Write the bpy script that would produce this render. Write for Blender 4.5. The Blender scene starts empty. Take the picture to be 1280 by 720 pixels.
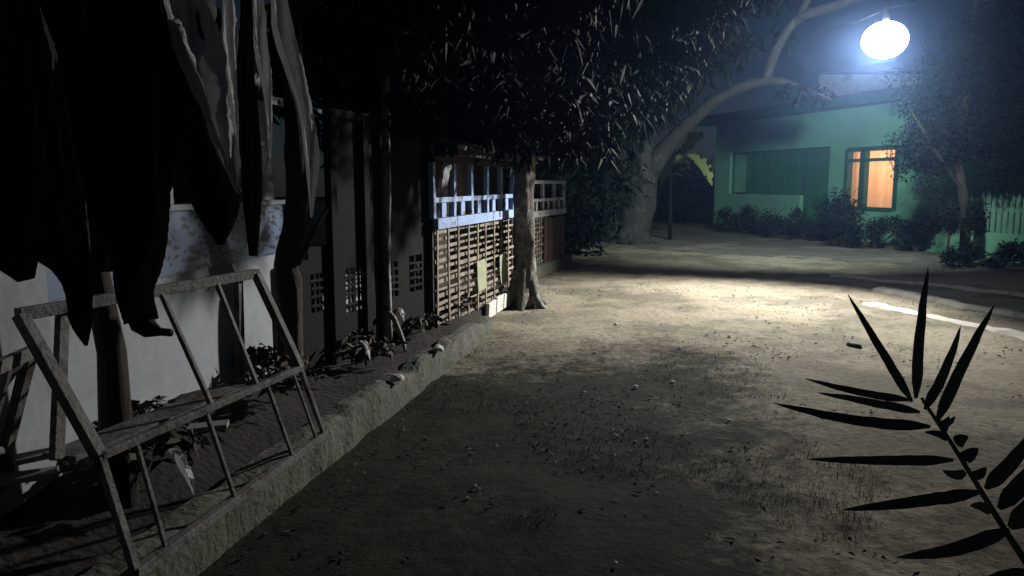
import bpy, bmesh, math, random
import numpy as np
from mathutils import Vector, noise
R = math.radians
scn = bpy.context.scene
C = scn.collection
CAMZ = 1.5; PITCH = math.atan(130/960)
def ray(px, py):
    a, b = (px-640)/960, (360-py)/960
    cp, sp = math.cos(PITCH), math.sin(PITCH)
    return Vector((a, cp+b*sp, -sp+b*cp))
def at(px, py, z=0.0):            # survey: point of height z seen at a photo pixel
    r = ray(px, py); t = (z-CAMZ)/r.z; return Vector((0, 0, CAMZ))+r*t
def dep(px, py, Y):               # survey: point at forward distance Y
    r = ray(px, py); return Vector((0, 0, CAMZ))+r*(Y/r.y)

# ------------------------------------------------------------------ materials
def nd(nt, t, **k):
    n = nt.nodes.new(t)
    for a, v in k.items():
        if a in n.inputs.keys(): n.inputs[a].default_value = v
        else: setattr(n, a, v)
    return n
def mat(name, c1, c2=None, scale=6, rough=.8, bump=.2, detail=6, spec=.3, stretch=(1, 1, 1), stain=None, stain_scale=1.3, transl=0, metal=0, bscale=None, stain_lim=(.5,.62)):
    m = bpy.data.materials.new(name); m.use_nodes = True; nt = m.node_tree; nt.nodes.clear()
    out = nd(nt, 'ShaderNodeOutputMaterial'); b = nd(nt, 'ShaderNodeBsdfPrincipled'); L = nt.links.new
    b.inputs['Roughness'].default_value = rough; b.inputs['Specular IOR Level'].default_value = spec; b.inputs['Metallic'].default_value = metal
    tc = nd(nt, 'ShaderNodeTexCoord'); mp = nd(nt, 'ShaderNodeMapping'); mp.inputs['Scale'].default_value = stretch
    L(tc.outputs['Object'], mp.inputs[0])
    n = nd(nt, 'ShaderNodeTexNoise'); n.inputs['Scale'].default_value = scale; n.inputs['Detail'].default_value = detail; n.inputs['Roughness'].default_value = .65
    L(mp.outputs[0], n.inputs['Vector'])
    c2 = c2 or tuple(x*.6 for x in c1)
    rp = nd(nt, 'ShaderNodeValToRGB'); e = rp.color_ramp.elements
    e[0].position = .3; e[1].position = .7; e[0].color = (*c2, 1); e[1].color = (*c1, 1)
    L(n.outputs['Fac'], rp.inputs[0]); col = rp.outputs[0]
    if stain:
        n2 = nd(nt, 'ShaderNodeTexNoise'); n2.inputs['Scale'].default_value = stain_scale; n2.inputs['Detail'].default_value = 5; n2.inputs['Roughness'].default_value = .7
        L(tc.outputs['Object'], n2.inputs['Vector'])
        mr = nd(nt, 'ShaderNodeMapRange'); mr.inputs[1].default_value = stain_lim[0]; mr.inputs[2].default_value = stain_lim[1]
        L(n2.outputs['Fac'], mr.inputs[0])
        mx = nd(nt, 'ShaderNodeMix', data_type='RGBA'); L(mr.outputs[0], mx.inputs[0]); L(col, mx.inputs[6]); mx.inputs[7].default_value = (*stain, 1)
        col = mx.outputs[2]
    L(col, b.inputs['Base Color'])
    if bump:
        n3 = nd(nt, 'ShaderNodeTexNoise'); n3.inputs['Scale'].default_value = bscale or scale*4; n3.inputs['Detail'].default_value = 6
        L(mp.outputs[0], n3.inputs['Vector'])
        bp = nd(nt, 'ShaderNodeBump'); bp.inputs['Strength'].default_value = bump; bp.inputs['Distance'].default_value = .02
        L(n3.outputs['Fac'], bp.inputs['Height']); L(bp.outputs[0], b.inputs['Normal'])
    sh = b.outputs[0]
    if transl:
        t = nd(nt, 'ShaderNodeBsdfTranslucent'); L(col, t.inputs[0]); ms = nd(nt, 'ShaderNodeMixShader'); ms.inputs[0].default_value = transl
        L(sh, ms.inputs[1]); L(t.outputs[0], ms.inputs[2]); sh = ms.outputs[0]
    L(sh, out.inputs[0]); return m
M = {}
M['plaster'] = mat('white_plaster', (.36, .38, .40), (.29, .30, .32), 5, .85, .15, stain=(.2, .2, .17), stain_scale=1.6, stain_lim=(.52, .75))
M['green_wall'] = mat('green_wall', (.18, .42, .28), (.145, .36, .235), 3, .7, .1, stain=(.12, .27, .2), stain_scale=.9, stain_lim=(.5, .8))
M['green_door'] = mat('dark_green_paint', (.035, .17, .085), (.025, .12, .06), 4, .45, .05, stretch=(8, 8, 1))
M['green_trim'] = mat('green_trim', (.03, .12, .08), None, 4, .5, .05)
M['blue_paint'] = mat('pale_blue_paint', (.32, .43, .66), (.23, .32, .52), 9, .6, .15, stain=(.12, .10, .08), stain_scale=9, stain_lim=(.56, .62))
M['grey_paint'] = mat('weathered_paint', (.40, .40, .42), (.26, .25, .25), 9, .7, .2, stain=(.09, .07, .05), stain_scale=6)
M['bamboo'] = mat('weathered_bamboo', (.34, .295, .225), (.2, .165, .125), 12, .7, .3, stretch=(1, 1, 1), stain=(.07, .05, .035), stain_scale=5)
M['darkwood'] = mat('dark_wood', (.045, .032, .025), (.02, .014, .012), 8, .8, .3, stretch=(3, 3, .6))
M['blackwood'] = mat('black_wood', (.010, .0075, .006), (.005, .004, .0035), 8, .95, .3, stretch=(3, 3, .6))  # near-black wood, an even tone well below the other dark wood
M['brownwood'] = mat('brown_board', (.10, .06, .045), (.05, .03, .022), 8, .75, .3, stretch=(6, 6, .5))
M['framewood'] = mat('frame_timber', (.2, .19, .18), (.085, .08, .075), 14, .7, .3, stain=(.05, .035, .025), stain_scale=9)
M['bark'] = mat('bark', (.15, .13, .11), (.045, .038, .03), 9, .9, 1.0, stretch=(2.5, 2.5, .8), stain=(.24, .24, .22), stain_scale=5, stain_lim=(.52, .62), bscale=22)
M['palebark'] = mat('pale_bark', (.42, .41, .38), (.2, .19, .17), 9, .9, .6, stretch=(2, 2, .5), stain=(.06, .05, .04), stain_scale=5, stain_lim=(.5, .6))
M['greybark'] = mat('grey_bark', (.05, .047, .044), (.02, .018, .017), 9, .9, 1.0, stretch=(2, 2, .8), stain=(.075, .075, .072), stain_scale=4, stain_lim=(.55, .68), bscale=22)
M['darkbark'] = mat('dark_bark', (.06, .05, .042), (.025, .02, .018), 7, .9, .9, stretch=(2.5, 2.5, .6))
M['leaf'] = mat('dark_leaf', (.010, .015, .008), (.003, .0045, .0025), 1.2, .7, 0, spec=.06, transl=.03)
M['leaf2'] = mat('dull_leaf', (.013, .02, .015), (.005, .008, .006), 2, .75, 0, spec=.08, transl=.05)
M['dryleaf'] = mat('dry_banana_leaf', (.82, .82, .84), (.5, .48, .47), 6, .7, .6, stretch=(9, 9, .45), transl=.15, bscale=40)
M['darkdry'] = mat('unlit_banana_leaf', (.075, .055, .05), (.02, .015, .013), 6, .8, .6, stretch=(9, 9, .45), transl=.05, bscale=40)  # darker copy of the dry leaf, the unlit side put into its colour
M['banana'] = mat('banana_leaf', (.24, .28, .10), (.15, .2, .06), 5, .5, .2, transl=.3)
M['palm'] = mat('palm_leaf', (.12, .13, .08), (.07, .07, .045), 8, .55, .1, spec=.3, transl=.08)
M['concrete'] = mat('concrete', (.125, .12, .10), (.07, .068, .055), 6, .9, .7, stain=(.07, .085, .05), stain_scale=2.2, stain_lim=(.45, .62), bscale=30)
M['slab'] = mat('pale_slab', (.62, .62, .57), (.5, .5, .46), 8, .85, .2, stain=(.3, .29, .25), stain_scale=6, stain_lim=(.6, .7))
M['placard'] = mat('yellow_placard', (.36, .39, .25), (.26, .28, .18), 9, .7, .1)
M['roof'] = mat('dark_roof', (.05, .06, .075), (.03, .035, .045), 6, .6, .2)
M['bluewall'] = mat('upper_wall', (.42, .42, .46), (.34, .34, .38), 3, .85, .1, stain=(.25, .25, .27), stain_scale=2)
M['picket'] = mat('picket_paint', (.17, .32, .25), (.12, .24, .18), 5, .7, .1)
M['stone'] = mat('pale_stone', (.6, .6, .58), (.4, .4, .38), 20, .8, .2)
M['litter'] = mat('leaf_litter', (.08, .06, .04), (.035, .028, .02), 5, .8, .1)
M['grass'] = mat('grass_blade', (.03, .04, .018), (.02, .024, .012), 5, .7, 0, transl=.15)
M['soil'] = mat('bed_soil', (.03, .024, .019), (.014, .011, .009), 6, .95, .9)
M['metal'] = mat('lamp_metal', (.3, .3, .32), None, 10, .4, 0, metal=.6)
M['cable'] = mat('cable', (.06, .06, .065), None, 10, .5, 0)
M['cloth'] = mat('grey_cloth', (.3, .3, .32), (.2, .2, .22), 14, .9, .3)
M['plank'] = mat('pale_plank', (.3, .29, .27), (.2, .19, .17), 14, .8, .3, stretch=(4, 4, .6))

def curtain_mat():
    m = bpy.data.materials.new('orange_curtain'); m.use_nodes = True; nt = m.node_tree; nt.nodes.clear(); L = nt.links.new
    out = nd(nt, 'ShaderNodeOutputMaterial'); d = nd(nt, 'ShaderNodeBsdfDiffuse'); t = nd(nt, 'ShaderNodeBsdfTranslucent')
    n = nd(nt, 'ShaderNodeTexNoise'); n.inputs['Scale'].default_value = 7
    tc = nd(nt, 'ShaderNodeTexCoord'); L(tc.outputs['Object'], n.inputs['Vector'])
    rp = nd(nt, 'ShaderNodeValToRGB'); rp.color_ramp.elements[0].color = (.80, .50, .30, 1); rp.color_ramp.elements[1].color = (.92, .66, .46, 1)
    L(n.outputs['Fac'], rp.inputs[0]); L(rp.outputs[0], d.inputs[0]); L(rp.outputs[0], t.inputs[0])
    mx = nd(nt, 'ShaderNodeMixShader'); mx.inputs[0].default_value = .7; L(d.outputs[0], mx.inputs[1]); L(t.outputs[0], mx.inputs[2]); L(mx.outputs[0], out.inputs[0]); return m
M['curtain'] = curtain_mat()
def glass_mat():
    m = bpy.data.materials.new('window_glass'); m.use_nodes = True; nt = m.node_tree; nt.nodes.clear(); L = nt.links.new
    out = nd(nt, 'ShaderNodeOutputMaterial'); g = nd(nt, 'ShaderNodeBsdfGlossy'); g.inputs['Roughness'].default_value = .05; t = nd(nt, 'ShaderNodeBsdfTransparent')
    mx = nd(nt, 'ShaderNodeMixShader'); mx.inputs[0].default_value = .08; L(t.outputs[0], mx.inputs[1]); L(g.outputs[0], mx.inputs[2]); L(mx.outputs[0], out.inputs[0]); return m
M['glass'] = glass_mat()
def tile_mat():
    m = bpy.data.materials.new('patterned_tile'); m.use_nodes = True; nt = m.node_tree; nt.nodes.clear(); L = nt.links.new
    out = nd(nt, 'ShaderNodeOutputMaterial'); b = nd(nt, 'ShaderNodeBsdfPrincipled'); b.inputs['Roughness'].default_value = .35
    tc = nd(nt, 'ShaderNodeTexCoord'); mp = nd(nt, 'ShaderNodeMapping'); mp.inputs['Rotation'].default_value = (0, 0, R(6)); mp.inputs['Scale'].default_value = (0.001, 13, 27)
    L(tc.outputs['Object'], mp.inputs[0])
    nz_ = nd(nt, 'ShaderNodeTexNoise'); nz_.inputs['Scale'].default_value = 9; nz_.inputs['Detail'].default_value = 2; L(tc.outputs['Object'], nz_.inputs['Vector'])
    vm = nd(nt, 'ShaderNodeVectorMath', operation='MULTIPLY_ADD'); L(nz_.outputs['Color'], vm.inputs[0]); vm.inputs[1].default_value = (0, 2.6, 2.2); L(mp.outputs[0], vm.inputs[2])
    v = nd(nt, 'ShaderNodeTexVoronoi', feature='F1'); v.inputs['Scale'].default_value = 1.0; v.inputs['Randomness'].default_value = .8; L(vm.outputs[0], v.inputs['Vector'])
    rp = nd(nt, 'ShaderNodeValToRGB'); e = rp.color_ramp.elements; e[0].position = .34; e[1].position = .44; e[0].color = (.015, .02, .035, 1); e[1].color = (.12, .165, .27, 1)
    L(v.outputs['Distance'], rp.inputs[0]); L(rp.outputs[0], b.inputs['Base Color']); L(b.outputs[0], out.inputs[0]); return m
M['tile'] = tile_mat()
def globe_mat(s, col):
    m = bpy.data.materials.new('lit_globe'); m.use_nodes = True; nt = m.node_tree; nt.nodes.clear()
    out = nd(nt, 'ShaderNodeOutputMaterial'); e = nd(nt, 'ShaderNodeEmission'); e.inputs[0].default_value = (*col, 1); e.inputs[1].default_value = s
    t = nd(nt, 'ShaderNodeBsdfTransparent'); mx = nd(nt, 'ShaderNodeMixShader'); mx.inputs[0].default_value = .3
    nt.links.new(t.outputs[0], mx.inputs[1]); nt.links.new(e.outputs[0], mx.inputs[2]); nt.links.new(mx.outputs[0], out.inputs[0]); return m
def ground_mat():
    m = bpy.data.materials.new('yard_dirt'); m.use_nodes = True; nt = m.node_tree; nt.nodes.clear(); L = nt.links.new
    out = nd(nt, 'ShaderNodeOutputMaterial'); b = nd(nt, 'ShaderNodeBsdfPrincipled'); b.inputs['Roughness'].default_value = .95; b.inputs['Specular IOR Level'].default_value = .1
    tc = nd(nt, 'ShaderNodeTexCoord')
    def nz(s, d=6, r=.6, st=None):
        n = nd(nt, 'ShaderNodeTexNoise'); n.inputs['Scale'].default_value = s; n.inputs['Detail'].default_value = d; n.inputs['Roughness'].default_value = r
        if st:
            mp = nd(nt, 'ShaderNodeMapping'); mp.inputs['Scale'].default_value = st; L(tc.outputs['Object'], mp.inputs[0]); L(mp.outputs[0], n.inputs['Vector'])
        else: L(tc.outputs['Object'], n.inputs['Vector'])
        return n.outputs['Fac']
    def ramp(f, p0, p1, c0, c1):
        r = nd(nt, 'ShaderNodeValToRGB'); e = r.color_ramp.elements; e[0].position = p0; e[1].position = p1; e[0].color = (*c0, 1); e[1].color = (*c1, 1); L(f, r.inputs[0]); return r.outputs[0]
    def mix(f, a, b_):
        x = nd(nt, 'ShaderNodeMix', data_type='RGBA'); L(f, x.inputs[0])
        for s, v in ((6, a), (7, b_)):
            if isinstance(v, tuple): x.inputs[s].default_value = (*v, 1)
            else: L(v, x.inputs[s])
        return x.outputs[2]
    base = ramp(nz(1.1, 8, .7), .35, .65, (.25, .215, .155), (.40, .36, .28))
    spk = ramp(nz(22, 6, .75), .5, .68, (0, 0, 0), (1, 1, 1))
    base = mix(spk, base, (.11, .09, .06))
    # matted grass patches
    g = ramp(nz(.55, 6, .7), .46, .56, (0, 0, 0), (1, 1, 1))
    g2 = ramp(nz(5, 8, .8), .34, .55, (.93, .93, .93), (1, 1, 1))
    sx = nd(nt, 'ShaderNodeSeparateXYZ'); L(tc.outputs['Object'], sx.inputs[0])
    # grass near left, foreground shade painted in too; bare trodden track on the right
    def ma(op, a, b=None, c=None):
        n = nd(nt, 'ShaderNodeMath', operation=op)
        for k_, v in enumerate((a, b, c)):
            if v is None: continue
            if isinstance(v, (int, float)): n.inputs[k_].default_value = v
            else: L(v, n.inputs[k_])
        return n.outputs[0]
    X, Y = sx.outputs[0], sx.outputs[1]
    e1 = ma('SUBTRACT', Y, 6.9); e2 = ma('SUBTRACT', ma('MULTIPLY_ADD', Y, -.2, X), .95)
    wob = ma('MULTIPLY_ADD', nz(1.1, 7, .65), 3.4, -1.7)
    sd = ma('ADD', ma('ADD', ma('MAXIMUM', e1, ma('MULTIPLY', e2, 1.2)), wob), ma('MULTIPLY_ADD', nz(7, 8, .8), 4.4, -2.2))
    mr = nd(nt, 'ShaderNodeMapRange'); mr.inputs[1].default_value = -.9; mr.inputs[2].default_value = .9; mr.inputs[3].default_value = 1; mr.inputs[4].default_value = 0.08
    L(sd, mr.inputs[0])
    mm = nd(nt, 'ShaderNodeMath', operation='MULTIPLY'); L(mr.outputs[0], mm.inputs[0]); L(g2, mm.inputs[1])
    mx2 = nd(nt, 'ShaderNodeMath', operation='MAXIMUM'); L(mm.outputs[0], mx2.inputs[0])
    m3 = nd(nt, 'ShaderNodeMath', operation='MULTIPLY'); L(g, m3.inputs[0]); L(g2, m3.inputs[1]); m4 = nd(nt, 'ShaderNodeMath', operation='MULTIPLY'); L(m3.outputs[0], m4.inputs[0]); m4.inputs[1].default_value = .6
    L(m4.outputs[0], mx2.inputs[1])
    col = mix(mx2.outputs[0], base, (.015, .0165, .010))  # near-black mix colour, carries the foreground shade as well as grass
    L(col, b.inputs['Base Color'])
    bp = nd(nt, 'ShaderNodeBump'); bp.inputs['Strength'].default_value = .7; bp.inputs['Distance'].default_value = .03; L(nz(14, 8, .7), bp.inputs['Height']); L(bp.outputs[0], b.inputs['Normal'])
    L(b.outputs[0], out.inputs[0]); return m
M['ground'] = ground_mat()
M['road'] = mat('packed_road', (.17, .155, .13), (.10, .09, .075), 1.3, .9, .5, stretch=(.5, 2, 1), stain=(.25, .23, .2), stain_scale=.7, bscale=12)
M['strip'] = mat('pale_concrete_strip', (.52, .5, .44), (.38, .36, .31), 8, .9, .3, stain=(.28, .24, .18), stain_scale=4, stain_lim=(.55, .66))

# ------------------------------------------------------------------ mesh helpers
class MB:
    def __init__(s): s.v = []; s.f = []
    def add(s, vs, fs):
        o = len(s.v); s.v += [tuple(v) for v in vs]; s.f += [tuple(i+o for i in f) for f in fs]; return s
    def beam(s, a, b, w, h, up=None):      # rectangular bar from a to b
        a, b = Vector(a), Vector(b); d = (b-a).normalized()
        if up is not None and abs(Vector(up).normalized().dot(d)) < .95: r = Vector(up)-d*Vector(up).dot(d)      # width runs along the given direction
        else: r = d.cross(Vector((0, 0, 1)))
        if r.length < 1e-3: r = d.cross(Vector((0, 1, 0)))
        r.normalize(); u = r.cross(d); r *= w/2; u *= h/2
        vs = [p+i*r+j*u for p in (a, b) for i, j in ((-1, -1), (1, -1), (1, 1), (-1, 1))]
        return s.add(vs, [(0, 3, 2, 1), (4, 5, 6, 7), (0, 1, 5, 4), (1, 2, 6, 5), (2, 3, 7, 6), (3, 0, 4, 7)])
    def box(s, x0, x1, y0, y1, z0, z1):
        return s.beam(((x0+x1)/2, y0, (z0+z1)/2), ((x0+x1)/2, y1, (z0+z1)/2), abs(x1-x0), abs(z1-z0))
    def tube(s, pts, rad, n=8, jit=0, seed=0, cap=True, nz=0):
        rnd = random.Random(seed); pts = [Vector(p) for p in pts]; rings = []
        for i, p in enumerate(pts):
            d = (pts[min(i+1, len(pts)-1)]-pts[max(i-1, 0)]).normalized()
            a = d.cross(Vector((0, 1, 0.01))); a = a.normalized() if a.length > .05 else d.cross(Vector((1, 0, 0))).normalized()
            b = d.cross(a)
            r = rad[i] if isinstance(rad, (list, tuple)) else rad
            rings.append([p+(a*math.cos(t)+b*math.sin(t))*r*(1+jit*rnd.uniform(-1, 1)+(nz*noise.noise(Vector((math.cos(t)*2.2+seed, math.sin(t)*2.2, p.z*1.6)))+nz*.6*noise.noise(Vector((math.cos(t)*6+seed, math.sin(t)*6, p.z*5))) if nz else 0)) for t in [2*math.pi*k/n for k in range(n)]])
        vs = [v for g in rings for v in g]; fs = []
        for i in range(len(pts)-1):
            for k in range(n):
                k2 = (k+1) % n; fs.append((i*n+k, i*n+k2, (i+1)*n+k2, (i+1)*n+k))
        if cap: fs += [tuple(range(n))[::-1], tuple((len(pts)-1)*n+k for k in range(n))]
        return s.add(vs, fs)
    def build(s, name, m, parent=None, smooth=False, bevel=0):
        me = bpy.data.meshes.new(name); me.from_pydata(s.v, [], s.f); me.update()
        bm = bmesh.new(); bm.from_mesh(me); bmesh.ops.recalc_face_normals(bm, faces=bm.faces); bm.to_mesh(me); bm.free()
        if smooth: me.polygons.foreach_set('use_smooth', [True]*len(me.polygons))
        o = bpy.data.objects.new(name, me); C.objects.link(o); me.materials.append(M[m] if isinstance(m, str) else m)
        if parent:
            o.parent = parent; p = parent; off = Vector((0, 0, 0))
            while p: off += Vector(p.location); p = p.parent
            if off.length: me.transform(__import__('mathutils').Matrix.Translation(-off))
        if bevel:
            b = o.modifiers.new('bevel', 'BEVEL'); b.width = bevel; b.segments = 2
        return o
def tag(o, label=None, cat=None, group=None, kind=None):
    for k, v in (('label', label), ('category', cat), ('group', group), ('kind', kind)):
        if v: o[k] = v
    return o
def empty(name, loc, label, cat, group=None):
    o = bpy.data.objects.new(name, None); C.objects.link(o); o.location = loc; return tag(o, label, cat, group)
def copy_thing(o, loc, label, rz=0, sc=1):
    c = o.copy(); C.objects.link(c); c.location = loc; c.rotation_euler = (0, 0, rz); c.scale = (sc,)*3; c['label'] = label
    for ch in o.children:
        d = ch.copy(); C.objects.link(d); d.parent = c
        for g in ch.children:
            e = g.copy(); C.objects.link(e); e.parent = d
    return c
def spline(pts, n):                                  # catmull-rom through points of any dimension
    P = [np.array(p, float) for p in pts]; P = [2*P[0]-P[1]]+P+[2*P[-1]-P[-2]]; out = []
    seg = len(P)-3
    for i in range(n):
        t = i/(n-1)*seg; k = min(int(t), seg-1); u = t-k; a, b, c, d = P[k:k+4]
        out.append(.5*((2*b)+(-a+c)*u+(2*a-5*b+4*c-d)*u*u+(-a+3*b-3*c+d)*u**3))
    return out
def leaves(name, m, parent, clumps, n, ln, wd, droop=.5, seed=1):
    """leaf-sized folded blades gathered in clumps: clumps = [(centre, radius)]"""
    g = np.random.default_rng(seed); cs = np.array([c for c, r in clumps], float); rs = np.array([r if np.ndim(r) else (r, r, r) for c, r in clumps], float)
    vol = rs.prod(1)**.6; idx = g.choice(len(cs), n, p=vol/vol.sum())
    d = g.normal(size=(n, 3)); d /= np.linalg.norm(d, axis=1)[:, None]; rr = g.random(n)**.5
    base = cs[idx]+d*rr[:, None]*rs[idx]
    ax = g.normal(size=(n, 3)); ax[:, 2] = ax[:, 2]*.5-droop*1.6; ax /= np.linalg.norm(ax, axis=1)[:, None]
    sd = np.cross(ax, g.normal(size=(n, 3))); sd /= np.linalg.norm(sd, axis=1)[:, None]; up = np.cross(sd, ax)
    l = ln*g.uniform(.55, 1.25, n)[:, None]; w = wd*g.uniform(.6, 1.2, n)[:, None]
    dn = np.array([0, 0, -1.])
    v0 = base; v1 = base+ax*l*.45+sd*w*.5+up*w*.15; v2 = base+ax*l*.45-sd*w*.5+up*w*.15; v4 = base+ax*l*.45; v3 = base+ax*l+dn*l*.15
    V = np.stack([v0, v1, v4, v2, v3], 1).reshape(-1, 3)
    q = np.arange(n)*5
    F = np.concatenate([np.stack([q, q+1, q+2], 1), np.stack([q+1, q+4, q+2], 1), np.stack([q, q+2, q+3], 1), np.stack([q+2, q+4, q+3], 1)])
    me = bpy.data.meshes.new(name)
    if parent: V = V-np.array(parent.location)
    me.vertices.add(len(V)); me.vertices.foreach_set('co', V.ravel()); me.loops.add(len(F)*3); me.loops.foreach_set('vertex_index', F.ravel().astype(np.int32))
    me.polygons.add(len(F)); me.polygons.foreach_set('loop_start', (np.arange(len(F))*3).astype(np.int32)); me.update(calc_edges=True)
    me.materials.append(M[m]); o = bpy.data.objects.new(name, me); C.objects.link(o)
    if parent: o.parent = parent
    return o
rnd = random.Random(7)

# ------------------------------------------------------------------ ground
XS = sorted(set([-60, -40, -25, -15, -10]+[round(-7+.14*i, 3) for i in range(136)]+[14, 18, 25, 40, 60]))
YS = sorted(set([-15, -8, -4]+[round(-1+.14*i, 3) for i in range(150)]+[22, 25, 30, 40, 60, 90]))
def gz(x, y):
    return .03*noise.noise(Vector((x*.5, y*.5, 0)))+.022*noise.noise(Vector((x*2.3, y*2.3, 3)))+.014*noise.noise(Vector((x*5, y*5, 5)))
mb = MB(); nx = len(XS)
mb.v = [(x, y, gz(x, y)) for y in YS for x in XS]
mb.f = [(j*nx+i, j*nx+i+1, (j+1)*nx+i+1, (j+1)*nx+i) for j in range(len(YS)-1) for i in range(nx-1)]
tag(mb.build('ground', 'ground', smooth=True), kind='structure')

def kx(y): return -.24-.205*(7.5-y) if y < 9.4 else .15+.185*(y-9.4)      # outer face of the kerb line

# raised planting bed behind the kerb
mb = MB(); bx = [0.03, .06, .25, .5, .8, 1.2, 1.7, 2.5, 4, 8]; by = [i*.2-1.5 for i in range(88)]
for y in by:
    for k in bx:
        x = kx(y)-k-(.12 +.1 if y > 7.6 else 0)
        z = .15+.03*noise.noise(Vector((x*3, y*3, 1)))+.05*noise.noise(Vector((x*1.2, y*1.2, 9)))
        if y < 5.5 and k > .3: z += .22*min(1, (k-.3)/.5)*max(0, min(1, (5.5-y)/1.5))
        if k == .03: z = -.1
        mb.v.append((x, y, z))
nb = len(bx); mb.f = [(j*nb+i+1, j*nb+i, (j+1)*nb+i, (j+1)*nb+i+1) for j in range(len(by)-1) for i in range(nb-1)]
tag(mb.build('planting_bed', 'soil', smooth=True), kind='structure')

# kerb / low retaining wall : worn cast concrete
mb = MB(); ys = [-.6+.06*i for i in range(139)]
prof = [(0, -.05), (.0, .06), (.004, .155), (.012, .212), (.05, .226), (.1, .226), (.14, .222), (.15, .155), (.15, -.05)]
chips = [(5.35, .12, .05), (5.0, .05, .04), (6.2, .16, .055), (3.2, .12, .03), (7.4, .2, .05), (4.2, .1, .03)]
for y in ys:
    dz = sum(-h*math.exp(-((y-c)/w)**2) for c, w, h in chips)+.025*noise.noise(Vector((y*2, 0, 0)))
    for i, (k, z) in enumerate(prof):
        p = Vector((kx(y)-k, y, z)); n_ = noise.noise_vector(p*5)*.018+noise.noise_vector(p*17)*.007
        if z > .1: z -= .04*max(0, min(1, (y-4.5)/3))
        z2 = z+dz*(1 if z > .1 else 0)*(1-.4*(k/.2))
        mb.v.append((p.x+n_.x-.01*abs(noise.noise(Vector((y*1.3, z, 4)))), y, z2+n_.z))
m_ = len(prof); mb.f = [(j*m_+i, (j+1)*m_+i, (j+1)*m_+i+1, j*m_+i+1) for j in range(len(ys)-1) for i in range(m_-1)]+[tuple(range(len(mb.v)-m_, len(mb.v)))]
k = mb.build('retaining_kerb', 'concrete'); tag(k, 'long worn concrete kerb with chipped top running beside the dirt yard', 'kerb')

# packed road beyond yard
mb = MB(); P = [(-.2, 19.5), (3.4, 17.2), (6.5, 15.0), (9.3, 12.6), (12, 9.5)]; Q = [(2, 30), (6.3, 24), (8.2, 19.8), (9.9, 16.2), (14.5, 11.5)]
A = spline(P, 40); B = spline(Q, 40)
for a, b in zip(A, B):
    for t in range(9):
        u = t/8; x, y = a[0]*(1-u)+b[0]*u, a[1]*(1-u)+b[1]*u
        edge = .25*noise.noise(Vector((x, y, 2))) if t in (0, 8) else 0
        mb.v.append((x+edge, y+edge, gz(x, y)+.004+.02*math.sin(u*math.pi)))
mb.f = [(j*9+i, (j+1)*9+i, (j+1)*9+i+1, j*9+i+1) for j in range(39) for i in range(8)]
tag(mb.build('road', 'road', smooth=True), kind='structure')
# pale concrete strips at right
def strip(a, b, w, seed, raised=.012):
    mb = MB(); n = 60; d = (b-a); d.z = 0; s = Vector((-d.y, d.x, 0)).normalized()
    for i in range(n+1):
        p = a+d*(i/n); ws = w*(.8+.5*noise.noise(Vector((i*.23, seed, 0)))+.25*noise.noise(Vector((i*.9, seed, 0)))); c = s*(.03*noise.noise(Vector((i*.11, seed, 5))))
        for t in (-.5, -.3, .3, .5):
            q = p+c+s*(ws*t); mb.v.append((q.x, q.y, gz(q.x, q.y)+(raised if abs(t) < .4 else -.006)))
    mb.f = [(j*4+i, j*4+i+1, (j+1)*4+i+1, (j+1)*4+i) for j in range(n) for i in range(3)]
    tag(mb.build('path', 'strip', smooth=True), kind='structure')
strip(at(1088, 378), at(1330, 432), .34, 1)
strip(at(1098, 363), at(1330, 403), .34, 2, .042)
strip(at(1040, 345), at(1300, 372), .2, 3, .034)

# ------------------------------------------------------------------ green house
GL = dep(900, 158, 27.0); GR = dep(1145, 128, 19.0)
gd = Vector((GR.x-GL.x, GR.y-GL.y, 0)); GLEN = gd.length; gd.normalize(); gn = Vector((gd.y, -gd.x, 0))
if gn.dot(Vector((-1, 0, 0))) < 0: gn = -gn
TOP = 3.52
def gp(u, z, out=0): return Vector((GL.x, GL.y, 0))+gd*u+gn*out+Vector((0, 0, z))
def gu(px, py=220):         # distance along the facade seen at a photo column
    r = ray(px, py); a = np.array([[r.x, -gd.x], [r.y, -gd.y]]); s = np.linalg.solve(a, np.array([GL.x, GL.y])); return s[1]
def gzz(px, py):
    r = ray(px, py); u = gu(px, py); p = gp(u, 0); return CAMZ+r.z*(p.y/r.y)
gh = empty('green_house', gp(0, 0), 'green painted house with a lit orange curtained window behind dark bushes', 'house')
def slab(mb, u0, u1, z0, z1, o0, o1):
    vs = [gp(u, z, o) for u in (u0, u1) for (z, o) in ((z0, o0), (z0, o1), (z1, o1), (z1, o0))]
    return mb.add(vs, [(0, 1, 2, 3), (7, 6, 5, 4), (0, 4, 5, 1), (1, 5, 6, 2), (2, 6, 7, 3), (3, 7, 4, 0)])
U = {k: gu(k) for k in (912, 938, 1003, 1036, 1057, 1122)}
UE = gu(1290)
zt = gzz(975, 187); zs = gzz(950, 243); wt = gzz(1090, 184); wb = gzz(1090, 262)
wall = MB()
slab(wall, 0, U[912], -.1, TOP, -.25, 0); slab(wall, U[912], U[1036], zt, TOP, -.25, 0); slab(wall, U[1036], U[1057], -.1, TOP, -.25, 0)
slab(wall, U[1057], U[1122], wt, TOP, -.25, 0); slab(wall, U[1057], U[1122], -.1, wb, -.25, 0); slab(wall, U[1122], UE, -.1, TOP, -.25, 0)
slab(wall, -.2, 0, -.1, TOP, -9, 0)
wall.build('wall', 'green_wall', gh)
led = MB(); slab(led, U[912]+.02, U[1003]-.02, -.1, zs, -.3, .04); lo = led.build('low_wall', 'green_wall', gh); lo['label'] = 'low wall with rubbed paint under the green shutters'
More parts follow.
